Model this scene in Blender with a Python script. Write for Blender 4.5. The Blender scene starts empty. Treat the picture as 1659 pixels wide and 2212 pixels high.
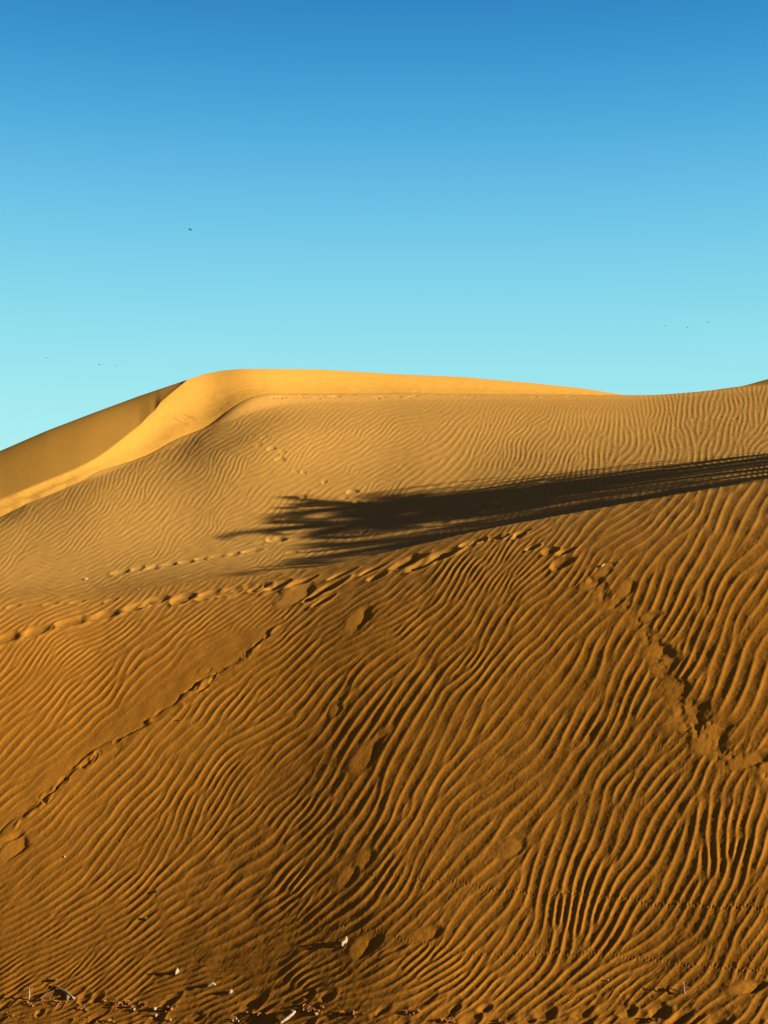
import bpy, math, random
import numpy as np

# ------------------------------------------------------------------ camera, sky, sun
H = 3.8                      # eye height above the foot of the dune
F = 1250.0                   # focal length in picture units (768 wide)
CX, CY = 384.0, 512.0
S = bpy.context.scene
C = S.collection
cam_d = bpy.data.cameras.new('camera'); cam = bpy.data.objects.new('camera', cam_d); C.objects.link(cam)
cam.location = (0, 0, H); cam.rotation_euler = (math.radians(90), 0, 0)
cam_d.sensor_fit = 'VERTICAL'; cam_d.angle_y = 2*math.atan(512/F)
cam_d.clip_start = 0.05; cam_d.clip_end = 20000
S.camera = cam

SUN_EL, SUN_AZ = math.radians(18.5), math.radians(-28)     # azimuth: from +x towards +y (negative is behind the camera)
world = bpy.data.worlds.new('World'); S.world = world; world.use_nodes = True
nt = world.node_tree; N = nt.nodes; LK = nt.links
for n in list(N): N.remove(n)
out = N.new('ShaderNodeOutputWorld'); bg = N.new('ShaderNodeBackground')
sky = N.new('ShaderNodeTexSky'); sky.sky_type = 'NISHITA'; sky.sun_disc = False
sky.sun_elevation = SUN_EL; sky.sun_rotation = math.pi/2-SUN_AZ
sky.air_density = 1.0; sky.dust_density = 0.3; sky.ozone_density = 2.0
tc = N.new('ShaderNodeTexCoord'); sep = N.new('ShaderNodeSeparateXYZ'); LK.new(tc.outputs['Generated'], sep.inputs[0])
ramp = N.new('ShaderNodeValToRGB'); ramp.color_ramp.interpolation = 'LINEAR'
LK.new(sep.outputs['Z'], ramp.inputs[0])
els = ramp.color_ramp.elements
SKY_STOPS = [(0.0, (.48, .92, .91)), (0.126, (.315, .79, .855)), (0.205, (.192, .635, .85)), (0.284, (.103, .455, .77)), (0.366, (.022, .275, .597)), (0.44, (.02, .15, .45)), (0.6, (.045, .065, .34)), (1.0, (.055, .042, .24))]
_z = np.linspace(0, 1, 401)
_c = np.stack([np.interp(_z, [p for p, c in SKY_STOPS], [math.log(c[k]) for p, c in SKY_STOPS]) for k in range(3)], 1)
_k = np.exp(-0.5*(np.arange(-40, 41)/16.0)**2); _k /= _k.sum()
_c = np.exp(np.stack([np.convolve(np.pad(_c[:, k], 40, mode='reflect', reflect_type='odd'), _k, 'valid') for k in range(3)], 1))
_P = [0.0, .04, .08, .11, .14, .17, .2, .23, .26, .29, .32, .35, .38, .41, .45, .5, .56, .63, .75, 1.0]
els[0].position = 0; els[1].position = 1
for p in _P[1:-1]: els.new(p)
for p, e in zip(_P, els): e.color = (*[float(v) for v in _c[int(round(p*400))]], 1)
mixc = N.new('ShaderNodeMix'); mixc.data_type = 'RGBA'; mixc.blend_type = 'MIX'; mixc.inputs[0].default_value = 0.95
skys = N.new('ShaderNodeVectorMath'); skys.operation = 'SCALE'; skys.inputs['Scale'].default_value = 0.06
bgs = N.new('ShaderNodeVectorMath'); bgs.operation = 'SCALE'; bgs.inputs['Scale'].default_value = 0.41
LK.new(sky.outputs[0], skys.inputs[0]); 
# away from the part of the sky seen here it is dimmed and reddened to warm the ambient light
az = N.new('ShaderNodeMapRange'); az.interpolation_type = 'SMOOTHSTEP'; az.inputs[1].default_value = 0.35; az.inputs[2].default_value = 0.85
LK.new(sep.outputs['Y'], az.inputs[0])
unseen_tint = N.new('ShaderNodeMix'); unseen_tint.data_type = 'RGBA'; unseen_tint.blend_type = 'MULTIPLY'; unseen_tint.inputs[0].default_value = 1.0
unseen_tint.inputs[7].default_value = (0.95, 0.50, 0.36, 1)
azm = N.new('ShaderNodeMix'); azm.data_type = 'RGBA'
LK.new(ramp.outputs[0], unseen_tint.inputs[6]); LK.new(az.outputs[0], azm.inputs[0])
LK.new(unseen_tint.outputs[2], azm.inputs[6]); LK.new(ramp.outputs[0], azm.inputs[7])
LK.new(azm.outputs[2], bgs.inputs[0])
LK.new(skys.outputs[0], mixc.inputs[6]); LK.new(bgs.outputs[0], mixc.inputs[7])
LK.new(mixc.outputs[2], bg.inputs[0]); bg.inputs[1].default_value = 1.0
LK.new(bg.outputs[0], out.inputs[0])

sd = bpy.data.lights.new('sun', 'SUN'); sun = bpy.data.objects.new('sun', sd); C.objects.link(sun)
sd.energy = 5.0; sd.angle = math.radians(0.5); sd.color = (1.0, 0.86, 0.62)
sun.rotation_euler = (0, math.pi/2-SUN_EL, SUN_AZ); sun.location = (40, 5, 30)
S.view_settings.view_transform = 'Standard'; S.view_settings.look = 'None'
S.view_settings.gamma = 1; S.view_settings.exposure = 1.27

# ---- wind ripples: a complex field grown by repeated oriented filtering ----
K1 = 768/1659.0
FG_CTRL = [(60,1450,50,17),(60,1600,45,20),(300,1450,50,18),(300,1750,38,20),(500,1550,45,18),(700,1500,50,18),
 (900,1500,50,20),(1000,1300,45,17),(800,1300,35,12),(1200,1400,52,22),(1150,1650,52,24),(1000,1800,47,24),
 (800,1750,48,21),(600,1800,45,20),(500,1950,42,21),(250,2000,38,20),(80,1900,48,20),(100,2080,28,14),(400,2100,25,14),
 (650,2080,38,17),(900,2080,38,18),(1000,1980,52,22),(1200,2000,60,24),(1200,2130,36,16),(1450,2100,45,20),
 (1600,2000,62,26),(1500,1850,74,26),(1350,1800,62,21),(1620,1750,72,24),(1600,1500,66,26),(1450,1250,62,24),
 (1600,1150,68,24),(1300,1200,48,18),(1400,1130,50,16),(1100,1230,40,14),(1659,1070,58,17),(1250,1600,55,23),
 (1450,1650,65,22),(1350,1480,58,21),(200,1340,35,11),(500,1300,38,11),(50,1345,30,10),(1000,1190,32,12),(700,2200,20,13),
 (1400,2200,30,15),(100,2200,15,12),(-200,1500,48,18),(-200,2000,38,18),(1900,1500,72,25),(1900,2000,60,24)]
MID_CTRL = [(100,1250,14,8.5),(400,1240,16,8.5),(700,1225,22,8.5),(100,1150,38,9.5),(50,1100,50,9),(150,1060,46,8.5),(300,1150,36,9.5),
 (300,1040,58,9),(450,1010,45,9),(600,1060,35,10),(600,950,32,8.5),(800,950,30,9),(900,1010,42,10),(700,1130,30,10),
 (1001,991,50,11),(1158,965,62,12),(1262,939,78,12.5),(1419,913,90,13),(1628,887,84,12),(1576,965,74,14),(1314,1017,58,12),
 (1105,913,58,10),(896,880,18,8),(1000,1110,35,11),(1500,1040,60,13),(1250,880,70,10),(-150,1150,45,9),(1800,950,80,13)]

def smooth_noise(h, w, sc, rng):
    ky = np.fft.fftfreq(h)[:,None]; kx = np.fft.fftfreq(w)[None,:]
    n = np.fft.ifft2(np.fft.fft2(rng.standard_normal((h,w)))*np.exp(-(kx*kx+ky*ky)*(sc*2.2)**2)).real
    return n/n.std()

def blend_ctrl(ctrl, X, Y, sx, sy):
    num_a = np.zeros(X.shape); num_l = np.zeros(X.shape); den = np.full(X.shape, 1e-12)
    for cx_, cy_, a, l in ctrl:
        d = ((X-cx_*K1)/sx)**2 + ((Y-cy_*K1)/sy)**2
        w = 1/(0.05+d)**2
        num_a += w*a; num_l += w*np.log(l*K1); den += w
    return num_a/den, np.exp(num_l/den)

def grow(u0, u1, v0, v1, step, ctrl, sx, sy, noise, seed, iters, up, ang_bw, rad_bw, lam_set):
    rng = np.random.default_rng(seed)
    w = int((u1-u0)/step); h = int((v1-v0)/step)
    w += w % 2; h += h % 2
    X, Y = np.meshgrid(u0+np.arange(w)*step, v0+np.arange(h)*step)
    A, L = blend_ctrl(ctrl, X, Y, sx, sy)
    for amp, sc in noise:
        A = A + amp*smooth_noise(h, w, sc/step, rng)
    L = L*np.exp(0.14*smooth_noise(h, w, 40/step, rng))
    angs = np.arange(-20, 130, 12.5)
    ky = np.fft.fftfreq(h)[:,None]/step; kx = np.fft.fftfreq(w)[None,:]/step
    kr = np.hypot(kx, ky)+1e-9
    # line direction in the picture plane is (cos a, -sin a); wave vector (sin a, cos a)
    kth = np.degrees(np.arctan2(kx, ky))
    filt = []; wts = []
    ll = np.log(lam_set)
    dl = ll[1]-ll[0]
    for a in angs:
        da = (kth-a+180) % 360-180
        fa = np.exp(-0.5*(da/ang_bw)**2)
        wa = np.clip(1-np.abs(A-a)/12.5, 0, 1)
        for l0, l in zip(ll, lam_set):
            wl = np.clip(1-np.abs(np.log(L)-l0)/dl, 0, 1)
            if l0 == ll[0]: wl = np.where(np.log(L) < l0, 1, wl)
            if l0 == ll[-1]: wl = np.where(np.log(L) > l0, 1, wl)
            ww = (wa*wl).astype(np.float32)
            if ww.max() <= 0: continue
            filt.append((fa*np.exp(-0.5*(np.log(kr*l)/rad_bw)**2)).astype(np.float32)); wts.append(ww)
    z = rng.standard_normal((h, w))+1j*rng.standard_normal((h, w))
    for it in range(iters):
        Z = np.fft.fft2(z); z = np.zeros((h, w), complex)
        for f, ww in zip(filt, wts):
            z += ww*np.fft.ifft2(Z*f)
        s = np.sqrt((np.abs(z)**2).mean())
        z = z/s
        if it < iters-1:
            z = z/(0.25+np.abs(z))
    H2, W2 = h*up, w*up
    Z = np.fft.fftshift(np.fft.fft2(z)); P = np.zeros((H2, W2), complex)
    a0, b0 = H2//2-h//2, W2//2-w//2
    P[a0:a0+h, b0:b0+w] = Z
    z = np.fft.ifft2(np.fft.ifftshift(P))*up*up
    return (u0, v0, step/up, z.astype(np.complex64))

def sample(F, U, V):
    u0, v0, st, z = F
    x = np.clip((U-u0)/st, 0, z.shape[1]-2); y = np.clip((V-v0)/st, 0, z.shape[0]-2)
    i = x.astype(np.int32); j = y.astype(np.int32); fx = (x-i); fy = (y-j)
    return (z[j,i]*(1-fx)*(1-fy)+z[j,i+1]*fx*(1-fy)+z[j+1,i]*(1-fx)*fy+z[j+1,i+1]*fx*fy)

rng0 = np.random.default_rng(11)
random.seed(4)
K = K1

# ------------------------------------------------------------------ materials
def new_mat(name):
    m = bpy.data.materials.new(name); m.use_nodes = True
    return m, m.node_tree, m.node_tree.nodes['Principled BSDF']

def sand_material(name, col_a, col_b, bump=0.25, grain=900.0, pale=None):
    m, t, p = new_mat(name); n = t.nodes; l = t.links
    g = n.new('ShaderNodeNewGeometry')
    big = n.new('ShaderNodeTexNoise'); big.inputs['Scale'].default_value = 0.35; big.inputs['Detail'].default_value = 5
    fine = n.new('ShaderNodeTexNoise'); fine.inputs['Scale'].default_value = grain*0.12; fine.inputs['Detail'].default_value = 3
    l.new(g.outputs['Position'], big.inputs['Vector']); l.new(g.outputs['Position'], fine.inputs['Vector'])
    mx = n.new('ShaderNodeMix'); mx.data_type = 'RGBA'
    mx.inputs[6].default_value = (*col_a, 1); mx.inputs[7].default_value = (*col_b, 1)
    l.new(big.outputs[0], mx.inputs[0])
    if pale:
        pm_ = n.new('ShaderNodeMix'); pm_.data_type = 'RGBA'; pm_.inputs[6].default_value = (*pale[0], 1); pm_.inputs[7].default_value = (*pale[1], 1)
        l.new(big.outputs[0], pm_.inputs[0]); at_ = n.new('ShaderNodeAttribute'); at_.attribute_name = 'sand_tint'
        m2 = n.new('ShaderNodeMix'); m2.data_type = 'RGBA'; l.new(at_.outputs['Fac'], m2.inputs[0]); l.new(pm_.outputs[2], m2.inputs[6]); l.new(mx.outputs[2], m2.inputs[7]); mx = m2
    rp = n.new('ShaderNodeMapRange'); rp.inputs[1].default_value = 0.3; rp.inputs[2].default_value = 0.7
    rp.inputs[3].default_value = 0.76; rp.inputs[4].default_value = 1.2
    l.new(fine.outputs[0], rp.inputs[0])
    sc = n.new('ShaderNodeVectorMath'); sc.operation = 'SCALE'
    l.new(mx.outputs[2], sc.inputs[0]); l.new(rp.outputs[0], sc.inputs['Scale'])
    l.new(sc.outputs[0], p.inputs['Base Color'])
    b1 = n.new('ShaderNodeTexNoise'); b1.inputs['Scale'].default_value = grain*0.06; b1.inputs['Detail'].default_value = 6
    l.new(g.outputs['Position'], b1.inputs['Vector'])
    bp = n.new('ShaderNodeBump'); bp.inputs['Strength'].default_value = bump; bp.inputs['Distance'].default_value = 0.004
    l.new(b1.outputs[0], bp.inputs['Height']); l.new(bp.outputs[0], p.inputs['Normal'])
    p.inputs['Roughness'].default_value = 1.0; p.inputs['Specular IOR Level'].default_value = 0.0
    return m

M_FG = sand_material('dune_sand_two_tone', (0.40, 0.168, 0.020), (0.31, 0.126, 0.015), 0.35, pale=((0.395, 0.216, 0.054), (0.355, 0.193, 0.046)))
M_MID = sand_material('dune_sand', (0.40, 0.225, 0.055), (0.36, 0.20, 0.046), 0.3)
M_FAR = sand_material('far_sand', (0.40, 0.212, 0.040), (0.37, 0.192, 0.034), 0.6, 300)

def plain_mat(name, col, rough=0.7, var=0.25, scale=40):
    m, t, p = new_mat(name); n = t.nodes; l = t.links
    tx = n.new('ShaderNodeTexNoise'); tx.inputs['Scale'].default_value = scale; tx.inputs['Detail'].default_value = 5
    co = n.new('ShaderNodeTexCoord'); l.new(co.outputs['Object'], tx.inputs['Vector'])
    mx = n.new('ShaderNodeMix'); mx.data_type = 'RGBA'
    mx.inputs[6].default_value = (*[c*(1-var) for c in col], 1); mx.inputs[7].default_value = (*[min(1, c*(1+var*0.5)) for c in col], 1)
    l.new(tx.outputs[0], mx.inputs[0]); l.new(mx.outputs[2], p.inputs['Base Color'])
    bp = n.new('ShaderNodeBump'); bp.inputs['Strength'].default_value = 0.4; bp.inputs['Distance'].default_value = 0.004
    l.new(tx.outputs[0], bp.inputs['Height']); l.new(bp.outputs[0], p.inputs['Normal'])
    p.inputs['Roughness'].default_value = rough
    return m

# ------------------------------------------------------------------ mesh helpers
def link_mesh(name, verts, quads, mat, parent=None, normals=None, smooth=True):
    me = bpy.data.meshes.new(name)
    verts = np.asarray(verts, np.float32); quads = np.asarray(quads, np.int32)
    me.vertices.add(len(verts)); me.vertices.foreach_set('co', verts.ravel())
    k = quads.shape[1]; n = len(quads)
    me.loops.add(n*k); me.loops.foreach_set('vertex_index', quads.ravel())
    me.polygons.add(n); me.polygons.foreach_set('loop_start', np.arange(n, dtype=np.int32)*k)
    me.polygons.foreach_set('use_smooth', np.full(n, smooth))
    me.update(calc_edges=True)
    if normals is not None:
        me.normals_split_custom_set_from_vertices(np.asarray(normals, np.float32))
    me.materials.append(mat)
    o = bpy.data.objects.new(name, me); C.objects.link(o)
    if parent: o.parent = parent
    return o

def structure(o): o['kind'] = 'structure'; return o

def grid_normals(X, Y, Z):
    P = np.stack([X, Y, Z], -1)
    du = np.gradient(P, axis=1); dv = np.gradient(P, axis=0)
    n = np.cross(du, dv); n /= np.linalg.norm(n, axis=-1, keepdims=True)+1e-12
    return n

def grid_quads(nr, nc, mask=None):
    idx = np.arange(nr*nc).reshape(nr, nc)
    q = np.stack([idx[:-1, :-1], idx[:-1, 1:], idx[1:, 1:], idx[1:, :-1]], -1)
    return q[mask] if mask is not None else q.reshape(-1, 4)

def submesh(name, X, Y, Z, NRM, mask, mat, tint):
    q = grid_quads(*X.shape, mask)
    used, inv = np.unique(q, return_inverse=True)
    V = np.stack([X, Y, Z], -1).reshape(-1, 3)[used]; NN = NRM.reshape(-1, 3)[used]
    o = link_mesh(name, V, inv.reshape(-1, 4), mat, None, NN)
    a = o.data.attributes.new('sand_tint', 'FLOAT', 'POINT'); a.data.foreach_set('value', tint.reshape(-1)[used].astype(np.float32))
    return o

def gsm(a, s):
    r = int(s*4)+1; k = np.exp(-0.5*(np.arange(-r, r+1)/s)**2); k /= k.sum()
    return np.convolve(np.pad(a, r, mode='edge'), k, 'valid')

UG = np.arange(-3000, 3800.0)
def ctrl(pts, s=10, k=1.0):
    p = np.array(pts, float); return gsm(np.interp(UG, p[:, 0]*k, p[:, 1]), s)
def at(arr, u): return np.interp(u, UG, arr)

def smooth01(t):
    t = np.clip(t, 0, 1); return t*t*(3-2*t)

def pchip_cols(yk, zk, yq):
    """yk, zk: (K, ncol) knots; yq: (nrow,) -> (nrow, ncol) monotone cubic"""
    Kn, nc = yk.shape
    h = np.diff(yk, axis=0); d = np.diff(zk, axis=0)/h
    m = np.zeros_like(zk); m[0] = d[0]; m[-1] = d[-1]
    for i in range(1, Kn-1):
        w1 = 2*h[i]+h[i-1]; w2 = h[i]+2*h[i-1]
        ok = d[i-1]*d[i] > 0
        den = np.where(ok, w1/np.where(ok, d[i-1], 1)+w2/np.where(ok, d[i], 1), 1)
        m[i] = np.where(ok, (w1+w2)/den, 0)
    out = np.empty((len(yq), nc))
    for c in range(nc):
        j = np.clip(np.searchsorted(yk[:, c], yq, 'right')-1, 0, Kn-2)
        t = (yq-yk[j, c])/h[j, c]; t = np.clip(t, 0, 1)
        t2 = t*t; t3 = t2*t
        out[:, c] = ((2*t3-3*t2+1)*zk[j, c]+(t3-2*t2+t)*h[j, c]*m[j, c]
                     + (-2*t3+3*t2)*zk[j+1, c]+(t3-t2)*h[j, c]*m[j+1, c])
    return out

# ------------------------------------------------------------------ near and middle dune: one height field
vc = ctrl([(0,598),(93,595),(185,584),(278,574),(324,566),(384,553),(417,546),(463,535),(509,525),(555,516),(602,507),(648,499),(695,491),(741,484),(768,479),(900,455),(1200,430)], 12)
yc = ctrl([(-400,24.5),(0,22.5),(200,21.5),(384,20),(600,18.6),(768,17.5),(1200,16)], 30)
v22 = ctrl([(0,563),(185,560),(300,555),(384,547),(463,533),(555,514),(648,498),(768,481),(900,462),(1200,440)], 20)
yt = ctrl([(-400,28),(0,32.5),(97,36),(139,39),(185,42.5),(222,44.5),(259,47),(324,51.5),(384,55),(556,62),(657,66),(768,68)], 14)
yfoot = ctrl([(-400,15.2),(0,12.35),(200,11.2),(384,10.1),(768,8.75),(1200,7.9)], 40)
vt = ctrl([(-200,560),(0,512),(46,491),(93,470),(130,461),(148,454.5),(176,438.5),(204,428.5),(218,419),(231,408),(250,397),(268,393.5),(324,394),(394,393.2),(463,394.2),(556,395.4),(625,396),(657,396),(695,393),(736,389),(768,386),(900,370),(1200,350)], 6)

def columns(lo, hi, step):
    a = [lo]
    s = step
    while a[-1] > -2900: s = min(s*1.06, 200); a.append(a[-1]-s)
    b = [hi]; s = step
    while b[-1] < 3700: s = min(s*1.06, 200); b.append(b[-1]+s)
    return np.array(sorted(a[1:])+list(np.arange(lo, hi, step))+b)

uc = columns(-150, 918, 0.9)
NC = len(uc); Uc = (uc-CX)/F
Vz = lambda v, y: H+(CY-v)/F*y
c_yc, c_vc, c_v22, c_yt, c_vt = (at(a, uc) for a in (yc, vc, v22, yt, vt))
zc = Vz(c_vc, c_yc); yv = c_yc+3.5; z22 = Vz(c_v22, yv); zt = Vz(c_vt, c_yt)
lee = smooth01((uc-230)/200)
def Vz_(v, y): return H+(CY-v)/F*y
yf = at(yfoot, uc); zb = np.clip(Vz(1000+0*uc, yf), -1.6, 1.0)
g = lambda t: zc*t
one = np.ones(NC)
L = c_yc-yf
ym = yv+(c_yt-yv)*0.55
zts = np.interp(uc, UG, gsm(Vz_(vt, yt), 38)); zm = z22+(zts-z22)*0.60
ybk = c_yt+np.where(uc > 640, 3, 2.0)
fz = lambda t: zb+(zc-zb)*t
knots = [(-9*one, -2.4*one), (-6*one, 1.2*one), (1*one, 2.1*one), (4*one, 0.4*zb+0.8), (6.4*one, 0.9*zb+0.15), (yf-0.6, zb-0.06), (yf, zb+0.04),
         (yf+0.12*L, fz(0.145)), (yf+0.35*L, fz(0.40)), (yf+0.6*L, fz(0.67)), (yf+0.82*L, fz(0.885)), (c_yc, zc),
         (c_yc+1.3, zc-0.22*lee+0.05*(1-lee)), (yv, z22), (ym, zm), (yv+(c_yt-yv)*0.88, np.minimum(z22+(zts-z22)*0.885, zt-0.12)), (c_yt, zt), (ybk+2, zt-0.4), (ybk+14, zt-4), (100*one, -2.0*one), (104*one, -2.6*one)]
YK = np.array([k[0] for k in knots]); ZK = np.array([k[1] for k in knots])

# row distances: dense where the picture needs them
rows = [-9.0]
def step_at(y):
    if y < 4: return 0.5
    if y < 7.0: return 0.10
    if y < 8.0: return 0.03
    if y < 24: return max(0.0065, 0.85*y*y/(F*7.6))
    if y < 72: return 0.9/(F*0.16/y)
    return 1.5
while rows[-1] < 104: rows.append(rows[-1]+step_at(rows[-1]))
Yr = np.array(rows); NR = len(Yr)
print('grid', NR, NC, NR*NC)
Zb = pchip_cols(YK, ZK, Yr)
Yg = np.repeat(Yr[:, None], NC, 1)
Xg = np.maximum(Yg, 4)*Uc[None, :]
# soft large undulation of the faces
def field(sc, seed, h=256, w=256, ext=64.0):
    r = np.random.default_rng(seed); n = smooth_noise(h, w, sc, r).astype(np.float32)
    def f(x, y):
        a = (x/ext % 1)*w; b = (y/ext % 1)*h
        i = np.floor(a).astype(int) % w; j = np.floor(b).astype(int) % h; fx = a-np.floor(a); fy = b-np.floor(b)
        fx = fx*fx*(3-2*fx); fy = fy*fy*(3-2*fy)
        i1 = (i+1) % w; j1 = (j+1) % h
        return n[j, i]*(1-fx)*(1-fy)+n[j, i1]*fx*(1-fy)+n[j1, i]*(1-fx)*fy+n[j1, i1]*fx*fy
    return f
und = field(6, 21)
face = smooth01((Yg-yf[None,:])/1.5)
Zb = Zb+0.006*und(Xg, Yg)*face*(Yg < 60)
Zb = np.where(Yg < 60, Zb, Zb)
Vb = CY-(Zb-H)/np.maximum(Yg, 4)*F

def pick(px, py, side='fg'):
    """world x, y of the sand seen at a point of the photograph (1659-wide units)"""
    u, v = px*K, py*K
    c = int(np.argmin(np.abs(uc-u)))
    if side == 'fg': ok = (Yr > 7.6) & (Yr < c_yc[c]+0.3)
    else: ok = (Yr > c_yc[c]+(1.5 if u > 280 else 0)) & (Yr < c_yt[c]+0.5)
    r = np.where(ok)[0]
    j = r[np.argmin(np.abs(Vb[r, c]-v))]
    return Yr[j]*(u-CX)/F, Yr[j]

# ---- ripples
FG = grow(-300, 1068, 450, 1200, 2, [(a, c, d, l*1.05*(0.74+0.26*min(1, max(0, a/850)))) for a, c, d, l in FG_CTRL], 1, 1, [(6, 60), (6, 24)], 3, 5, 4, 13, 0.20, [4.8, 6.2, 8, 10.3, 13.2])
MD = grow(-300, 1068, 360, 625, 1, MID_CTRL, 1, .6, [(7, 30), (9, 13), (9, 7)], 5, 4, 2, 17, 0.17, [4.2, 5.3, 6.7])
FN = grow(-300, 1068, 450, 1200, 1, [(a, b, an+8, l*0.38) for a, b, an, l in FG_CTRL], 1, 1, [(10, 30)], 9, 4, 2, 16, 0.25, [2.6, 3.4, 4.4])
fgmask = smooth01((c_yc[None, :]+0.5-Yg)/0.8)
# under the occluded strip behind the crest the middle pattern runs on below what the camera sees
vmid = Vb
zf = sample(FG, np.broadcast_to(uc[None, :], Yg.shape), Vb)
zm_ = sample(MD, np.broadcast_to(uc[None, :], Yg.shape), vmid)
zn = sample(FN, np.broadcast_to(uc[None, :], Yg.shape), Vb)
def profile(z, b, pw=1.0):
    ph = np.angle(z); s = np.sin(ph-b*np.sin(ph)); return (np.exp(0.85*s)-1.19)/1.02
win = smooth01((uc+210)/60)*smooth01((978-uc)/60)
patch1 = field(3.0, 5, ext=40.0)
# smoother, nearly unrippled patches
calm = 0.80+0.20*np.clip(patch1(Xg*1.0, Yg*1.0), -1.6, 1.2)
af = np.clip(np.abs(zf)*1.05, 0, 1.0)**0.8
am = np.clip(np.abs(zm_)*1.05, 0, 1.0)**0.8
near_fade = smooth01((Yg-7.2)/1.0)
AMPF, AMPM, AMPN = 0.0045, 0.0048, 0.0006
amp_f = AMPF*af*calm*near_fade
# crest of the near dune and the ledge on the left carry lower ripples
edge = smooth01((c_yc[None, :]-Yg)/1.6)
amp_f = amp_f*(0.55+0.45*edge)
v_ = Vb
top_calm = 1-0.85*np.exp(-((v_-(vtop := at(vt, uc))[None, :])/20.0)**2)*smooth01((uc[None, :]-215)/40)*smooth01((680-uc[None, :])/60)
left_calm = 1-0.0*Yg
amp_f = amp_f*(Yg.clip(8, 24)/11)**0.45*(1.12-0.10*smooth01(uc/420))[None, :]
dep = smooth01((c_yt[None, :]-0.6-Yg)/1.5)
amp_m = AMPM*am*calm*np.clip(Yg/26, 0.7, 1.6)*top_calm*dep
print('ripples sampled')

# ---- footprints, slumps and ridges carved into the sand
ERASE = np.ones_like(Zb)         # multiplies the ripples
DZ = np.zeros_like(Zb)
jit = field(1.4, 31, ext=8.0)
wobf = field(4.0, 33, ext=8.0)
def window(x0, y0, R):
    j0, j1 = np.searchsorted(Yr, [y0-R, y0+R])
    if j1 <= j0: return None
    ua, ub = CX+F*(x0-R)/max(y0-R, 4), CX+F*(x0+R)/max(y0+R, 4)
    ua, ub = min(ua, CX+F*(x0-R)/max(y0+R, 4)), max(ub, CX+F*(x0+R)/max(y0-R, 4))
    i0, i1 = np.searchsorted(uc, [ua, ub])
    return (slice(j0, j1), slice(i0, i1)) if i1 > i0 else None

def dent(x0, y0, a, b, rot, depth, rim=0.35, erase=1.0, soft=0.35, wob=0.12, tilt=0.0):
    w = window(x0, y0, max(a, b)*2.2)
    if w is None: return
    x = Xg[w]-x0; y = Yg[w]-y0; c, s = math.cos(rot), math.sin(rot)
    p = (x*c+y*s)/a; q = (-x*s+y*c)/b
    r = np.sqrt(p*p+q*q)*(1+wob*np.clip(wobf(Xg[w]*1.0, Yg[w]*0.8), -1.5, 1.5))
    bowl = 1-smooth01((r-(1-soft))/(soft*1.8))
    if tilt:      # a foot that slid: cut into the uphill side, sand pushed out below; the floor lies flatter than the slope
        bowl = 1-smooth01((r-0.66)/0.56); up = (x*0.95/a-y*0.30/b)
        DZ[w] += bowl*(-depth*0.2-depth*tilt*0.85*np.where(up > 0, up*0.8, up*0.5))
    else: DZ[w] += -depth*bowl
    if rim and not tilt: DZ[w] += depth*rim*np.exp(-((r-1.3)/0.32)**2)*np.clip(0.75-0.4*q, 0.2, 1.2)*0.6
    ERASE[w] *= 1-erase*(1-smooth01((r-1.0)/0.6))

def mound(x0, y0, a, b, rot, h, erase=0.8, wob=0.12):
    w = window(x0, y0, max(a, b)*2.6)
    if w is None: return
    x = Xg[w]-x0; y = Yg[w]-y0; c, s = math.cos(rot), math.sin(rot)
    p = (x*c+y*s)/a; q = (-x*s+y*c)/b
    r = np.sqrt(p*p+q*q)*(1+wob*np.clip(wobf(Xg[w], Yg[w]*0.8), -1.5, 1.5))
    DZ[w] += h*np.exp(-(r*0.95)**3)
    ERASE[w] *= 1-erase*(1-smooth01((r-0.8)/0.7))

def fgd(px, py, wpx, hpx, rot, depth, **k):
    if k.get('tilt', 1): wpx, hpx, rot = wpx*1.0, hpx*0.74, rot-40; k.setdefault('wob', 0.15)
    """footprint in the near face; width and height as seen, in 1659-wide units"""
    x, y = pick(px, py); s = y/2700.0
    dent(x, y, wpx*s/2, hpx*s/2/(7.46/y), math.radians(rot*0.4), depth*0.62, tilt=k.pop('tilt', 1.0), **k)
def mdd(px, py, wpx, hpx, depth, **k):
    x, y = pick(px, py, 'mid'); s = y/2700.0
    dent(x, y, wpx*s/2, hpx*s/2/0.22, 0, depth, **k)

rr = random.Random(8)
# trail along the left ledge
for px, py in [(12,1378),(82,1362),(152,1344),(226,1329),(300,1308),(338,1298),(398,1292),(452,1284),(492,1277),(530,1272),(560,1268),(598,1264),(30,1310),(110,1304),(170,1300),(240,1296)]:
    k = 0.55 if py < 1312 and px < 260 else 1
    fgd(px, py, 52*k, 19*k, 22, 0.058*k, soft=0.55, rim=0.6, tilt=0)
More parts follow.
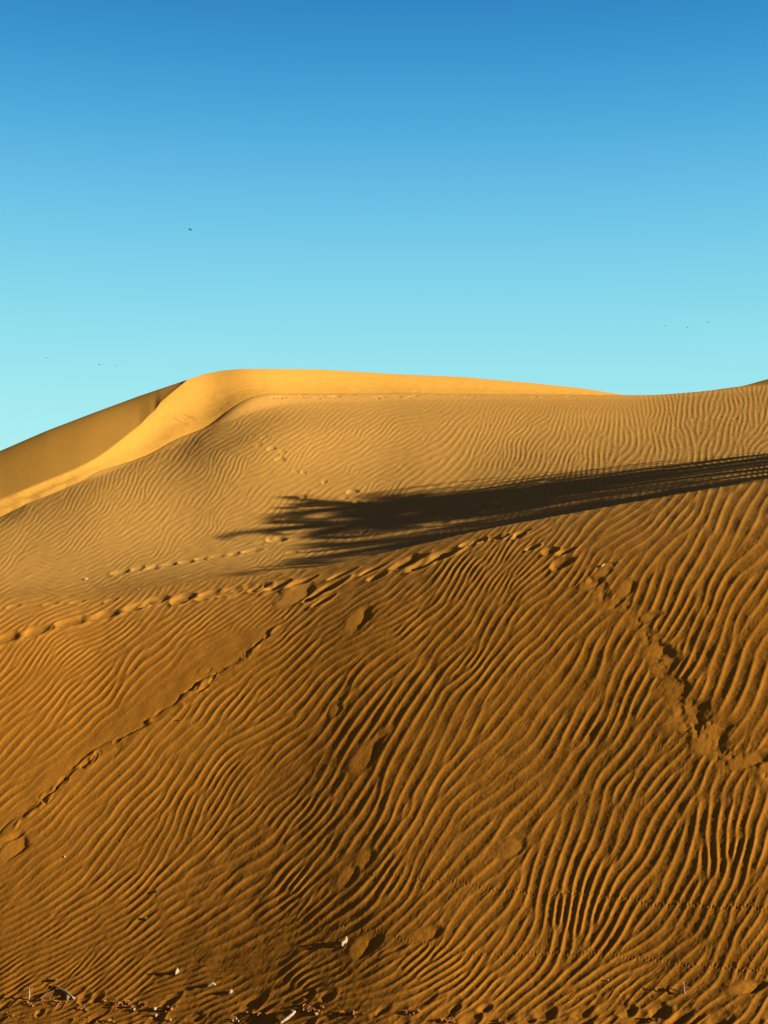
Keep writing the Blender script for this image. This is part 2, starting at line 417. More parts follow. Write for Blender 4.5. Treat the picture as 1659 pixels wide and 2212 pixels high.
# big slump where the trails meet
fgd(640, 1284, 84, 60, 20, 0.07, tilt=1.3)
fgd(692, 1278, 78, 15, 95, 0.075, soft=0.5, rim=0.5, tilt=0); fgd(722, 1266, 62, 13, 95, 0.08, soft=0.4, rim=0.5, tilt=0)
fgd(700, 1298, 40, 12, 60, 0.045, soft=0.5, rim=0.8, tilt=0); fgd(655, 1256, 60, 12, 15, 0.04, rim=0.8, tilt=0)
fgd(768, 1338, 54, 52, 20, 0.06, soft=0.5, rim=0.35)
fgd(735, 1240, 60, 12, 15, 0.05, tilt=0); fgd(800, 1232, 50, 12, 15, 0.05, tilt=0); fgd(815, 1246, 40, 14, 15, 0.05, tilt=0)
for px, py, w_, h_, d in [(880,1214,70,18,.05),(912,1220,54,16,.05),(958,1200,66,18,.06),(980,1190,40,12,.04),(1012,1174,34,12,.045),(1032,1168,30,10,.04),(1062,1164,40,10,.05),(1084,1160,30,9,.04),(1122,1158,30,9,.03),(1150,1182,26,10,.04),(1128,1150,30,8,.03),(1215,1216,50,18,.03),(1190,1190,30,14,.03),(1225,1190,36,12,.03)]:
    fgd(px, py, w_, h_*1.15, 18, d*1.2, soft=0.5, rim=0.5, tilt=0)
# ragged trail down the right side
for px, py, w_, h_, d in [(1275,1262,46,24,.03),(1352,1272,44,26,.03),(1300,1240,40,20,.02),(1316,1308,50,24,.02),(1396,1336,44,26,.025),(1412,1404,44,34,.03),(1428,1440,44,40,.03),(1460,1490,60,50,.035),(1478,1550,70,56,.045),(1528,1600,84,62,.05),(1606,1646,70,34,.05),(1668,1660,60,90,.06),(1310,1222,40,12,.02)]:
    fgd(px, py, w_, h_*1.2, -20, d*(1.1 if py < 1420 else 0.75), soft=0.65, rim=0.5, wob=0.22)
fur = np.array([(1262,1228),(1290,1262),(1312,1300),(1350,1318),(1392,1342),(1408,1400),(1428,1448),(1455,1500),(1480,1556),(1528,1602),(1590,1640),(1650,1668),(1720,1700)], float)
for k in range(95):
    t = rr.random()*(len(fur)-1.01); i0 = int(t); q0 = fur[i0]*(1-t+i0)+fur[i0+1]*(t-i0); wide = 12+26*t/len(fur)
    fgd(q0[0]+rr.gauss(0, wide*0.5), q0[1]+rr.gauss(0, wide*0.4), rr.uniform(12, 34), rr.uniform(12, 30), rr.uniform(-30, 30), rr.uniform(.006, .013), tilt=rr.choice([0.3, .8, 1.1]), soft=0.7, rim=0.8, erase=0.45, wob=0.25)
# single prints on the face
fgd(792, 1634, 66, 84, 0, 0.05, soft=0.5, rim=0.4)
fgd(748, 1893, 56, 60, 20, 0.035, soft=0.6, rim=0.5, wob=0.25); fgd(785, 1860, 50, 60, 20, 0.025, soft=0.7)
fgd(782, 2044, 70, 56, 10, 0.055, soft=0.5, rim=0.35)
fgd(905, 2022, 90, 30, 15, 0.03, soft=0.6); fgd(850, 2050, 60, 14, 15, 0.035)
fgd(1612, 2132, 90, 40, 20, 0.05, soft=0.4); fgd(446, 1450, 30, 20, 40, 0.025, wob=0.3); fgd(722, 1535, 26, 40, 60, 0.02)
fgd(1102, 1832, 50, 44, 60, 0.02, soft=0.7); fgd(30, 1832, 60, 40, 10, 0.05, soft=0.5)
# lower edge: trodden sand
for i in range(150):
    px = rr.uniform(-150, 1800); edge_v = 2146+ (px > 900)*34*smooth01((px-900)/500)
    py = rr.uniform(edge_v, 2300); w_ = rr.uniform(20, 60)
    x, y = pick(px, min(py, 2330)); y = y-(max(py-2250, 0))*0.004
    dent(x, y, w_*0.0019, rr.uniform(7, 15)*0.0055, math.radians(rr.uniform(5, 35)), rr.uniform(0.005, 0.012), soft=0.7, rim=0.7, wob=0.2, erase=0.6)
# middle dune prints
for px, py, w_, h_, d in [(600,1165,50,14,.10),(632,1193,24,7,.05),(615,1222,18,6,.05),(655,1075,20,8,.05),(762,1060,24,8,.06),(745,1075,16,6,.05),(768,1085,18,8,.06),(752,1098,18,8,.06),(770,1112,22,8,.07),(756,1128,36,12,.08),(740,1140,24,8,.06),(785,1150,18,8,.05),
    (640,1018,18,6,.05),(655,1020,14,6,.04),(605,990,20,8,.05),(588,970,18,7,.05),(560,960,16,6,.04),(612,978,14,6,.04),(700,1042,14,6,.04),(570,945,14,5,.04),(545,940,14,5,.04),
    (1450,880,14,4,.06),(1300,882,14,4,.05),(1500,906,14,4,.06),(1530,905,12,4,.05),(1462,884,12,4,.06),(1590,903,14,4,.07),(1555,900,12,4,.06),(1460,925,12,4,.05),(1360,878,14,4,.05),(1240,876,16,4,.05),(1180,878,14,4,.05),(1140,868,14,4,.04),(1100,872,14,4,.04),
    (1040,908,14,4,.04),(1180,910,14,4,.04),(1000,1100,60,14,.05),(1130,1055,44,8,.08),(1180,1040,40,8,.06),(1060,1090,40,12,.06),(900,1080,60,14,.05),(950,1130,50,12,.05),(1450,1008,44,8,.06),(1400,1022,30,6,.05)]:
    mdd(px, py, w_*rr.uniform(.75, 1.1), h_*rr.uniform(.7, 1.1), d*rr.uniform(.3, .65), soft=0.5, rim=0.4, wob=0.2)
for i in range(46):   # trodden line along the slip-face foot
    px = 540+rr.random()*800; mdd(px, 853+rr.uniform(-2, 7), rr.uniform(7, 16), rr.uniform(2, 4), rr.uniform(.02, .05), soft=0.5)
for i in range(9):    # stretched prints leading towards the shadow tip
    t = i/8; mdd(262+t*278, 1236-t*46, rr.uniform(24, 40), 9, rr.uniform(.018, .04), soft=0.6, rim=0.6)

# the diagonal ridge of slumped sand
line_px = [(-140,1872),(0,1800),(60,1756),(110,1716),(170,1655),(235,1608),(300,1580),(345,1545),(400,1505),(430,1478),(470,1455),(530,1420),(580,1370),(620,1332)]
LP = np.array([pick(a, b) if a > -130 else pick(-100, 1850) for a, b in line_px])
sel = (slice(*np.searchsorted(Yr, [8.5, 24])), slice(*np.searchsorted(uc, [-140, 420])))
xs, ys = Xg[sel], Yg[sel]
best = np.full(xs.shape, 9.9); sd_ = np.zeros(xs.shape); along = np.zeros(xs.shape); acc = 0
wx = xs+0.03*wobf(xs*1.0, ys*1.0); wy = ys+0.04*wobf(ys*1.1+3, xs*1.1)
for k in range(len(LP)-1):
    a, b = LP[k], LP[k+1]; d = b-a; ln = np.hypot(*d)
    if ln < 1e-4: continue
    t = np.clip(((wx-a[0])*d[0]+(wy-a[1])*d[1])/ln**2, 0, 1)
    ex, ey = wx-(a[0]+t*d[0]), wy-(a[1]+t*d[1]); dist = np.hypot(ex, ey)
    cr = d[0]*ey-d[1]*ex
    m = dist < best
    best = np.where(m, dist, best); sd_ = np.where(m, np.sign(cr)*dist, sd_); along = np.where(m, acc+t*ln, along)
    acc += ln
endf = smooth01(along/0.3)*smooth01((acc-along)/0.5)
vary = 0.62+0.38*np.clip(wobf(along*0.7, along*0+1.7), -1, 1)
lip = np.where(sd_ < 0, np.exp(sd_/0.35), np.exp(-(sd_/0.045)**2))    # sharp edge on the left, tapering to the right
DZ[sel] += endf*vary*0.024*lip-endf*0.008*np.exp(-((sd_-0.06)/0.07)**2)
ERASE[sel] *= 1-endf*0.97*np.where(sd_ > 0, np.exp(-(sd_/(0.25+0.9*np.exp(-((along-4.5)/2.5)**2)))**4), np.exp(-(sd_/0.22)**2))
for px, py, w_, h_ in [(425,1492,46,14),(178,1650,26,18),(15,1812,60,14)]:
    fgd(px, py, w_, h_, 48, 0.05, soft=0.3, rim=0.3)

for k in range(44):     # loose crumbs and scuffs along it
    t = rr.random()**1.0*(len(LP)-1.01); i0 = int(t); q0 = LP[i0]*(1-t+i0)+LP[i0+1]*(t-i0)
    if rr.random() < 0.5: mound(q0[0]+rr.gauss(0.04, 0.06), q0[1]+rr.gauss(0, 0.09), rr.uniform(.02, .07), rr.uniform(.03, .10), rr.uniform(-.5, .8), rr.uniform(.004, .012), 0.3, 0.3)
    else: dent(q0[0]+rr.gauss(0, 0.05), q0[1]+rr.gauss(0, 0.08), rr.uniform(.02, .06), rr.uniform(.04, .12), rr.uniform(-.5, .5), rr.uniform(.004, .010), rim=0.7, erase=0.3, wob=0.3)
# beetle tracks
def track(pts, side='fg', gap=3.4, d=0.0022):
    P = np.array(pts, float)*K; seg = np.hypot(*np.diff(P, axis=0).T); cum = np.r_[0, np.cumsum(seg)]
    for n, s in enumerate(np.arange(0, cum[-1], gap)):
        u = np.interp(s, cum, P[:, 0]); v = np.interp(s, cum, P[:, 1])+(0.9 if n % 2 else -0.9)+math.sin(s*0.11)*1.1
        x, y = pick(u/K, v/K); dent(x, y, 0.011, 0.017, 0, d, rim=0.8, erase=0.3, wob=0)
track([(780,1886),(900,1895),(960,1900),(1060,1920),(1130,1930),(1300,1932),(1400,1950),(1520,1956),(1659,1962),(1750,1966)])
track([(0,1822),(120,1818),(200,1815),(300,1816),(420,1818),(560,1826)], d=0.0015)
track([(600,2000),(680,1985),(800,2010),(1000,2060),(1150,2060),(1300,2058),(1500,2085),(1659,2095)], d=0.0015)

fine_amp = AMPN*np.clip(np.abs(zn), 0, 1.2)*np.clip(1.0-0.9*af*calm, 0.12, 1)*near_fade
rip = fgmask*(amp_f*profile(zf, 0.42)+fine_amp*profile(zn, 0.2))+(1-fgmask)*amp_m*profile(zm_, 0.25)
grit = 0.0006*jit(Xg*2.1, Yg*2.1)*near_fade*(Yg < 24)+0.002*wobf(Xg*0.9+5, Yg*0.9)
Z = Zb+DZ+win[None, :]*rip*ERASE+grit
NRM = grid_normals(Xg, Yg, Z)
fm = (0.5*(Yr[:-1]+Yr[1:]))[:, None] < (0.5*(c_yc[:-1]+c_yc[1:])+0.5)[None, :]
TINT = smooth01((c_yc[None, :]+3.5-Yg)/8.0)
structure(submesh('foreground_dune', Xg, Yg, Z, NRM, fm, M_FG, TINT))
structure(submesh('middle_dune', Xg, Yg, Z, NRM, ~fm, M_FG, TINT))
print('near and middle dune built')

def ground(px, py, side='fg'):
    x, y = pick(px, py, side); return ground_xy(x, y)
def ground_xy(x, y):
    j = int(np.clip(np.searchsorted(Yr, y)-1, 0, NR-2)); u = CX+F*x/max(y, 4)
    i = int(np.clip(np.searchsorted(uc, u)-1, 0, NC-2))
    fu = (u-uc[i])/(uc[i+1]-uc[i]); fy = (y-Yr[j])/(Yr[j+1]-Yr[j])
    z = (Z[j,i]*(1-fu)+Z[j,i+1]*fu)*(1-fy)+(Z[j+1,i]*(1-fu)+Z[j+1,i+1]*fu)*fy
    return np.array([x, y, z])

# ------------------------------------------------------------------ far dune with the bright slip face
uf = np.concatenate([np.arange(-700, -160, 12.0), np.arange(-160, 700, 1.5)]); Uf = (uf-CX)/F
vS = ctrl([(-400,560),(-200,520),(0,451),(46,431),(93,413),(139,396),(185,380.5),(204,374),(222,370.5),(240,369),(259,368.8),(315,369.3),(347,371),(394,374),(463,377),(532,383),(579,388),(616,393.5),(640,398),(700,405)], 3)
bp_ = np.array([(-400,595),(-200,548),(0,500),(46,481),(69,472),(97,459),(120,441),(139,426),(150,414.5),(155,410.5),(160,403),(169,395),(178,387.5),(192,376),(300,300)], float)
yF = at(gsm(yt, 26), uf)-0.8; vF = at(gsm(vt, 9), uf)+np.interp(uf, [80, 140, 300, 420], [1.5, 4, 4, 1.5])
sl = np.interp(uf, [-400,0,185,259,384,556,657], [.48,.48,.46,.40,.38,.40,.40])
vSf = at(vS, uf); _b = np.interp(uf, bp_[:, 0], bp_[:, 1]); _bs = np.convolve(np.pad(_b, 15, mode='edge'), np.hanning(33)[1:-1]/np.hanning(33).sum(), 'valid')
vB = np.maximum(_b+(_bs-_b)*smooth01((142-uf)/20), vSf+0.0)
VF, VB, VS = (CY-vF)/F, (CY-vB)/F, (CY-vSf)/F
yB = yF*(sl-VF)/(sl-VB); zF = H+VF*yF; zB = H+VB*yB
gl = 0.30
_yS = np.convolve(np.pad(np.interp(uf, [-400, 0, 60, 97, 120, 140, 150, 157, 165, 172, 178, 186], [37.8, 42.4, 45.0, 46.5, 47.6, 48.0, 47.9, 47.6, 47.4, 47.6, 47.9, 48.5]), 12, mode='edge'), np.ones(25)/25, 'valid')
yS = np.where(uf < 186, np.maximum(yB+0.02, _yS), yB)
zS = H+VS*yS
R1, R2, R3, R4 = 6, 70, 50, 40
rowsY, rowsZ = [], []
for t in np.linspace(0, 1, R1, endpoint=False):
    rowsY.append(yF-4+t*4); rowsZ.append(zF-1.8+t*1.8)
for t in np.linspace(0, 1, R2, endpoint=False):
    rowsY.append(yF+t*(yB-yF)); rowsZ.append(zF+(t-0.12*np.sin(math.pi*t)*t*(1-t)*2)*(zB-zF))
for t in np.linspace(0, 1, R3, endpoint=False):
    hL = yS-yB; s1 = VS; s0 = np.where(hL > 1e-3, (5*(zS-zB)/np.maximum(hL, 1e-3)-s1)/4, 0)
    rowsY.append(yB+t*hL); rowsZ.append(zB+hL*(s0*t+(s1-s0)*t**5/5))
s1 = np.where(yS-yB > 0.5, VS, np.minimum(VS, 0.02))
for t in np.linspace(0, 1, R4):
    d = t*t*30; rowsY.append(yS+d); rowsZ.append(zS+s1*d-0.012*d*d-0.02*d)
YF, ZF = np.array(rowsY), np.array(rowsZ); XF = YF*Uf[None, :]
st = field(1.1, 77, ext=60.0)
sf = np.zeros_like(ZF); sf[R1:R1+R2] = 1
edge_t = np.zeros_like(ZF); edge_t[R1:R1+R2] = np.sin(np.linspace(0, math.pi, R2))[:, None]**0.6
# avalanche tongues run down the fall line
ZF = ZF+edge_t*((0.007*st((XF*0.25+YF*0.5)*2.6, (YF*0.2-XF*1.0)*0.22)+0.004*st((XF*0.25+YF*0.5)*8.0, (YF*0.2-XF)*0.5))*smooth01((260-uf[None,:])/120)+0.006*st(XF*1.5, YF*1.5))
# sharp little scarps where slabs of sand slid off below the brink
vimg = CY-(ZF-H)/YF*F; qq = vimg-0.57*uf[None, :]
for q0, u0, u1, w0, h0 in [(291.6,170,196,0.7,.05),(297,168,190,0.6,.03),(308.5,165,206,0.8,.06),(313,163,196,0.6,.04),(318,160,196,0.9,.06),(324,157,186,0.6,.03),(335,147,172,0.7,.04),(342,143,166,0.7,.03),(303,170,200,0.5,.025)]:
    lenf = smooth01((uf[None, :]-u0)/4)*smooth01((u1-uf[None, :])/22)
    dq = (qq-q0)+0.5*np.sin(uf[None, :]*0.6+q0)*0.6
    ZF = ZF-sf*edge_t*h0*lenf*np.where(dq < 0, np.exp(dq/(w0*0.5)), np.exp(-dq/(w0*5)))
NF = grid_normals(XF, YF, ZF)
q = np.ones((YF.shape[0]-1, len(uf)-1), bool)
structure(link_mesh('far_dune', np.stack([XF, YF, ZF], -1).reshape(-1, 3), grid_quads(*YF.shape), M_FAR))
# small dune shoulder on the right skyline
us = np.arange(640, 1500, 4.0); Us = (us-CX)/F
vs = np.interp(us, [640,680,705,736,752,768,820,900,1000,1500], [404,397,391.6,388,383.5,379,366,352,345,345]); vs = gsm(vs, 2)
RY, RZ = [], []
for t in np.linspace(-1, 1, 60):
    y = 78+t*12; zz = H+(CY-vs)/F*78
    RY.append(y+0*us); RZ.append(zz+0.085*0-(abs(t)**1.5)*3.2*(0.35+0.65*(t > 0)) - (0.0 if t > 0 else 0))
RY, RZ = np.array(RY), np.array(RZ)
structure(link_mesh('distant_dune', np.stack([78*Us[None, :]*(RY/RY)+0*RY, RY, RZ], -1).reshape(-1, 3), grid_quads(*RY.shape), M_FAR))
# the plain all of it stands on
gx = np.array([-9000,-4000,-1500,-600,-250,-120,-60,0,60,120,250,600,1500,4000,9000.0])
GX, GY = np.meshgrid(gx, gx)
structure(link_mesh('ground', np.stack([GX, GY, 0*GX-2.3], -1).reshape(-1, 3), grid_quads(*GX.shape), M_MID))

# ------------------------------------------------------------------ loose things
def tag(o, label, cat, group=None):
    o['label'] = label; o['category'] = cat
    if group: o['group'] = group
    return o

class MB:
    def __init__(s): s.v = []; s.f = []
    def add(s, vs, fs):
        n = len(s.v); s.v += [tuple(map(float, p)) for p in vs]; s.f += [tuple(i+n for i in f) for f in fs]
    def tube(s, pts, rad, seg=8, cap=True):
        pts = [np.array(p, float) for p in pts]; rings = []
        for i, p in enumerate(pts):
            d = pts[min(i+1, len(pts)-1)]-pts[max(i-1, 0)]; d /= np.linalg.norm(d)+1e-9
            a = np.cross(d, [0.13, 0.21, 1]) if abs(d[2]) < 0.9 else np.cross(d, [1, 0.1, 0]); a /= np.linalg.norm(a); b = np.cross(d, a)
            r = rad[i] if hasattr(rad, '__len__') else rad
            rings.append([p+r*(math.cos(t)*a+math.sin(t)*b) for t in np.linspace(0, 2*math.pi, seg, endpoint=False)])
        vs = [q for ring in rings for q in ring]; fs = []
        for i in range(len(rings)-1):
            for k in range(seg):
                fs.append((i*seg+k, i*seg+(k+1) % seg, (i+1)*seg+(k+1) % seg, (i+1)*seg+k))
        if cap: fs += [tuple(range(seg))[::-1], tuple((len(rings)-1)*seg+k for k in range(seg))]
        s.add(vs, fs)
    def lump(s, c, r, seed, amp=0.3, flat=1.0, n=8):
        rg = random.Random(seed); ph = [rg.uniform(0, 6.3) for _ in range(6)]
        vs, fs = [], []
        for i in range(1, n):
            th = math.pi*i/n
            for k in range(n+2):
                p = 2*math.pi*k/(n+2)
                m = 1+amp*(0.5*math.sin(2*p+ph[0])*math.sin(th)+0.35*math.sin(3*p+ph[1]+th*2)+0.3*math.cos(2*th+ph[2]))
                m += amp*0.35*rg.uniform(-1, 1)
                vs.append((c[0]+r[0]*m*math.sin(th)*math.cos(p), c[1]+r[1]*m*math.sin(th)*math.sin(p), c[2]+r[2]*m*math.cos(th)*flat))
        w = n+2
        for i in range(n-2):
            for k in range(w): fs.append((i*w+k, (i+1)*w+k, (i+1)*w+(k+1) % w, i*w+(k+1) % w))
        fs.append(tuple(range(w))); fs.append(tuple((n-2)*w+k for k in range(w))[::-1])
        s.add(vs, fs)
    def build(s, name, mat, parent=None, smooth=True):
        me = bpy.data.meshes.new(name); me.from_pydata(s.v, [], s.f); me.update()
        me.polygons.foreach_set('use_smooth', [smooth]*len(me.polygons)); me.materials.append(mat)
        o = bpy.data.objects.new(name, me); C.objects.link(o)
        if parent: o.parent = parent
        return o

M_WHITE = plain_mat('bleached_white', (0.27, 0.235, 0.17), 0.85, 0.35, 60)
M_BONE = plain_mat('bleached_wood', (0.34, 0.27, 0.18), 0.8, 0.35, 70)
M_DARK = plain_mat('dark_stone', (0.05, 0.035, 0.025), 0.8, 0.4, 60)
M_TWIG = plain_mat('grey_twig', (0.12, 0.085, 0.05), 0.85, 0.4, 80)
M_CLOD = plain_mat('crusted_sand', (0.28, 0.11, 0.02), 0.95, 0.35, 60)
M_BIRD = plain_mat('dark_feather', (0.02, 0.02, 0.022), 0.7, 0.3, 30)
M_TRUNK = plain_mat('palm_bark', (0.16, 0.11, 0.07), 0.9, 0.4, 12)
M_LEAF = plain_mat('palm_leaf', (0.07, 0.10, 0.035), 0.5, 0.35, 5)

def seat(o, p, sink=0.0): o.location = (p[0], p[1], p[2]-sink); return o

def shard(name, outline, thick, curl, mat, seed=0):
    """a torn flake standing in the sand: an outline with real thickness and a bend"""
    rg = random.Random(seed); m = MB(); n = len(outline)
    # subdivide by fan rings so that the bend shows
    cx = sum(p[0] for p in outline)/n; cz = sum(p[1] for p in outline)/n
    outline = [(x*0.85, z*0.58) for x, z in outline]; cx *= 0.85; cz *= 0.58
    rings = [(1.0, 0), (0.66, 0), (0.33, 0)]
    def P(x, z, side): return (x, side*thick/2+curl*(x*x*6+z*z*2)+rg.uniform(-1, 1)*thick*0.2, z)
    for side in (-1, 1):
        vs = [P(cx+(x-cx)*s, cz+(z-cz)*s, side) for s, _ in rings for x, z in outline]+[P(cx, cz, side)]
        fs = []
        for r in range(2):
            for k in range(n): fs.append((r*n+k, r*n+(k+1) % n, (r+1)*n+(k+1) % n, (r+1)*n+k))
        for k in range(n): fs.append((2*n+k, 2*n+(k+1) % n, 3*n))
        if side > 0: fs = [f[::-1] for f in fs]
        m.add(vs, fs)
    off = 3*n+1
    m.f += [(k, off+k, off+(k+1) % n, (k+1) % n) for k in range(n)]
    return m.build(name, mat, None, False)

def px_m(px, p): return px*p[1]/2700.0     # a length seen in the photograph (1659-wide units), in metres

# white torn scrap by the lowest footprint
p = ground(745, 2038); s = px_m(1, p)
o = shard('litter_scrap', [(-9*s,-4*s),(-8*s,9*s),(-2*s,14*s),(3*s,17*s),(5*s,25*s),(8*s,28*s),(9.5*s,22*s),(9*s,8*s),(7*s,3*s),(4*s,5*s),(1*s,3*s),(-3*s,6*s),(-5*s,-4*s)], 0.006, 0.4, M_WHITE, 1)
o.rotation_euler = (math.radians(-14), 0, math.radians(28)); seat(o, p, 0.004)
tag(o, 'largest torn white scrap, standing at the left rim of the lowest footprint', 'litter')
p = ground(383, 2102); s = px_m(1, p)
o = shard('litter_scrap', [(-5*s,-5*s),(-6*s,4*s),(-4*s,11*s),(-1*s,18*s),(1*s,24*s),(3*s,16*s),(6*s,9*s),(4*s,3*s),(5*s,-5*s)], 0.008, -0.5, M_WHITE, 2)
o.rotation_euler = (math.radians(-8), 0, math.radians(40)); seat(o, p, 0.004)
tag(o, 'narrow pointed white shard upright on the rippled slope, long black shadow on its left', 'litter')
p = ground(1302, 1223); s = px_m(1, p)
o = shard('litter_scrap', [(-5*s,-3*s),(-4*s,3*s),(0,6*s),(5*s,11*s),(7*s,8*s),(3*s,2*s),(4*s,-3*s)], 0.008, 0.5, M_WHITE, 3)
o.rotation_euler = (math.radians(10), math.radians(8), math.radians(35)); seat(o, p, 0.0)
tag(o, 'small white flake tilted up near the crest at the top of the right-hand footprint trail', 'litter')

def pebble(name, px, py, w, h, mat, seed, label, cat, side='fg', group=None, amp=0.3):
    p = ground(px, py, side); s = px_m(1, p); m = MB()
    m.lump((0, 0, 0), (w*s/2, w*s/2.3, h*s/2), seed, amp); o = m.build(name, mat, None, False)
    seat(o, p, -h*s*0.22); o.rotation_euler = (random.uniform(-.3, .3), random.uniform(-.3, .3), random.uniform(0, 6)); tag(o, label, cat, group); return o

pebble('pebble', 498, 2143, 11, 9, M_WHITE, 5, 'round white pebble lying alone right of the humped white chip near the bottom', 'pebble')
# humped white chip
p = ground(456, 2131); s = px_m(1, p); m = MB(); m.tube([(-9*s,0,-2*s),(-5*s,0,1*s),(0,0.004,3*s),(4*s,0,6*s),(8*s,0,3*s),(9*s,0,-3*s)], [1.6*s,2.4*s,2.8*s,3*s,2.6*s,1.4*s], 7)
o = m.build('shell_chip', M_WHITE); seat(o, p, -0.004); tag(o, 'humped white chip half buried between the narrow shard and the round pebble', 'shell')
pebble('pebble', 149, 2156, 13, 9, M_WHITE, 6, 'cream pebble touching the lower end of the pale diagonal stick', 'pebble')
pebble('pebble', 121, 2118, 7, 8, M_DARK, 7, 'black pebble just above the upper end of the pale diagonal stick', 'pebble')
pebble('pebble', 387, 1556, 5, 5, M_DARK, 8, 'tiny black pebble below the dark ridge of slumped sand', 'pebble')
pebble('pebble', 140, 1851, 5, 4, M_WHITE, 9, 'tiny white speck of stone on the left slope under the ridge end', 'pebble')
pebble('pebble', 186, 1253, 9, 5, M_WHITE, 10, 'white chip on the pale flat sand at the left, above the ledge of footprints', 'pebble', 'mid')
pebble('pebble', 1487, 859, 5, 4, M_WHITE, 11, 'tiny white stone just under the right skyline', 'pebble', 'mid')
pebble('pebble', 299, 1629, 5, 3, M_WHITE, 12, 'tiny pale stone on the middle slope left of the shadow', 'pebble', 'mid')
for k, (x, y, w_, h_, l) in enumerate([(335, 2181, 9, 8, 'white chip inside the reddish clod at the bottom edge'), (290, 2182, 6, 6, 'small white chip left of the reddish clod at the bottom edge'), (337, 2194, 7, 8, 'white chip at the bottom edge left of the two dark hollows'), (368, 2204, 6, 7, 'white grain lowest of the chips in the bottom left'),
        (503, 2206, 5, 7, 'left one of three small chips at the very bottom, left of the bent stick'), (510, 2201, 5, 7, 'middle and highest one of three small chips left of the bent stick'), (515, 2207, 4, 6, 'right one of three small chips left of the bent stick'), (1313, 2118, 4, 4, 'lone pale speck on the lower right ripples')]):
    pebble('pebble', x, y, w_, h_, M_WHITE, 20+k, l, 'pebble')
pebble('leaf_scrap', 338, 1926, 10, 4, M_TWIG, 31, 'brown curled scrap on the lower left slope, upper of two', 'plant scrap', amp=.5)
pebble('leaf_scrap', 315, 1984, 9, 5, M_TWIG, 32, 'brown curled scrap on the lower left slope, lower of two, pale at one end', 'plant scrap', amp=.5)
pebble('pebble', 683, 2192, 9, 6, M_BONE, 33, 'pale pinkish chip under the dark clump right of the bent stick', 'pebble')

def stick(name, pts, rad, mat, label, cat='stick', twigs=()):
    """points are (px, py, height above sand in m)"""
    P = []
    for a, b, h in pts:
        q_ = ground(a, min(b, 2208)); 
        if b > 2208: q_ = ground_xy(q_[0], q_[1]-(b-2208)*0.006)
        P.append(q_+np.array([0, 0, h]))
    base = P[0].copy(); m = MB(); loc = [q_-base for q_ in P]
    dense, dr = [], []
    for i in range(len(loc)-1):
        for t in np.linspace(0, 1, 4, endpoint=False):
            wob = np.array([random.uniform(-1, 1), random.uniform(-1, 1), random.uniform(-1, 1)])*0.0015
            dense.append(loc[i]*(1-t)+loc[i+1]*t+wob); dr.append(rad[i]*(1-t)+rad[i+1]*t)
    dense.append(loc[-1]); dr.append(rad[-1])
    m.tube(dense, dr, 8); o = m.build(name, mat)
    o.location = base; tag(o, label, cat)
    for (ia, vec, r) in twigs:
        t = MB(); a = dense[min(ia, len(dense)-1)]; v = np.array(vec)
        t.tube([a, a+v*0.5+np.array([0, 0, .003]), a+v], [r, r*0.8, r*0.4], 6); t.build('side_twig', mat, o)
    return o
stick('driftwood_stick', [(116,2128,.01),(128,2136,.012),(143,2146,.014),(160,2158,.012)], [.004,.009,.012,.009], M_BONE, 'thick pale driftwood stick lying diagonally in the bottom left corner, beside the cream pebble')
stick('driftwood_stick', [(80,2164,.004),(100,2150,.01),(119,2140,.006)], [.005,.006,.006], M_TWIG, 'thin grey stick leaning the other way, left of the thick pale stick')
q1 = ground(63, 2160)
stick('twig', [(63,2160,-.01),(64,2155,.05),(63,2160,.115)], [.005,.006,.003], M_WHITE, 'short pale twig standing upright at the far bottom left', 'twig', [(6, (0.035, 0.01, 0.02), .003)])
stick('driftwood_stick', [(606,2216,.012),(618,2206,.02),(630,2199,.028),(637,2193,.03),(630,2187,.022)], [.009,.014,.013,.010,.005], M_BONE, 'bent pale driftwood stick at the bottom edge beside a deep black hollow', 'stick', [(11, (-0.03, 0.005, 0.02), .004)])
stick('twig', [(1480,2148,-.005),(1478,2140,.03),(1476,2132,.05)], [.003,.003,.002], M_BONE, 'thin pale twig poking up on the ripples at the bottom right', 'twig', [(3, (0.03, 0.0, 0.012), .002)])
stick('twig', [(1440,2135,.006),(1456,2142,.012),(1472,2148,.006)], [.003,.004,.003], M_DARK, 'thin dark twig lying just left of the pale twig at the bottom right', 'twig')

# crumbly clods of crusted sand along the foot: too many and too small to count
m = MB(); rg = random.Random(3)
for cx0, cy0, n_, sp in [(115,2166,14,22),(177,2178,20,10),(267,2168,60,34),(363,2182,26,16),(300,2176,22,26),(549,2187,12,20),(668,2182,50,24),(764,2192,14,12),(884,2188,26,14),(963,2205,20,20),(1082,2206,14,14),(1405,2200,14,20),(30,2196,12,14),(60,2170,8,14),(760,2189,20,26),(200,2205,20,40)]:
    for k in range(n_):
        px, py = cx0+rg.gauss(0, sp*0.6), min(2209, cy0+rg.gauss(0, 3.5)); p = ground(px, py); r = rg.choice([.004, .005, .006, .008, .011, .016])*rg.uniform(.7, 1.1)
        m.lump((p[0], p[1], p[2]+r*0.35), (r, r*0.9, r*0.75), rg.random(), 0.8, n=5)
o = m.build('sand_clods', M_CLOD, None, False); o['kind'] = 'stuff'; tag(o, 'crumbly orange clods of crusted sand strewn along the foot of the dune', 'sand clods')

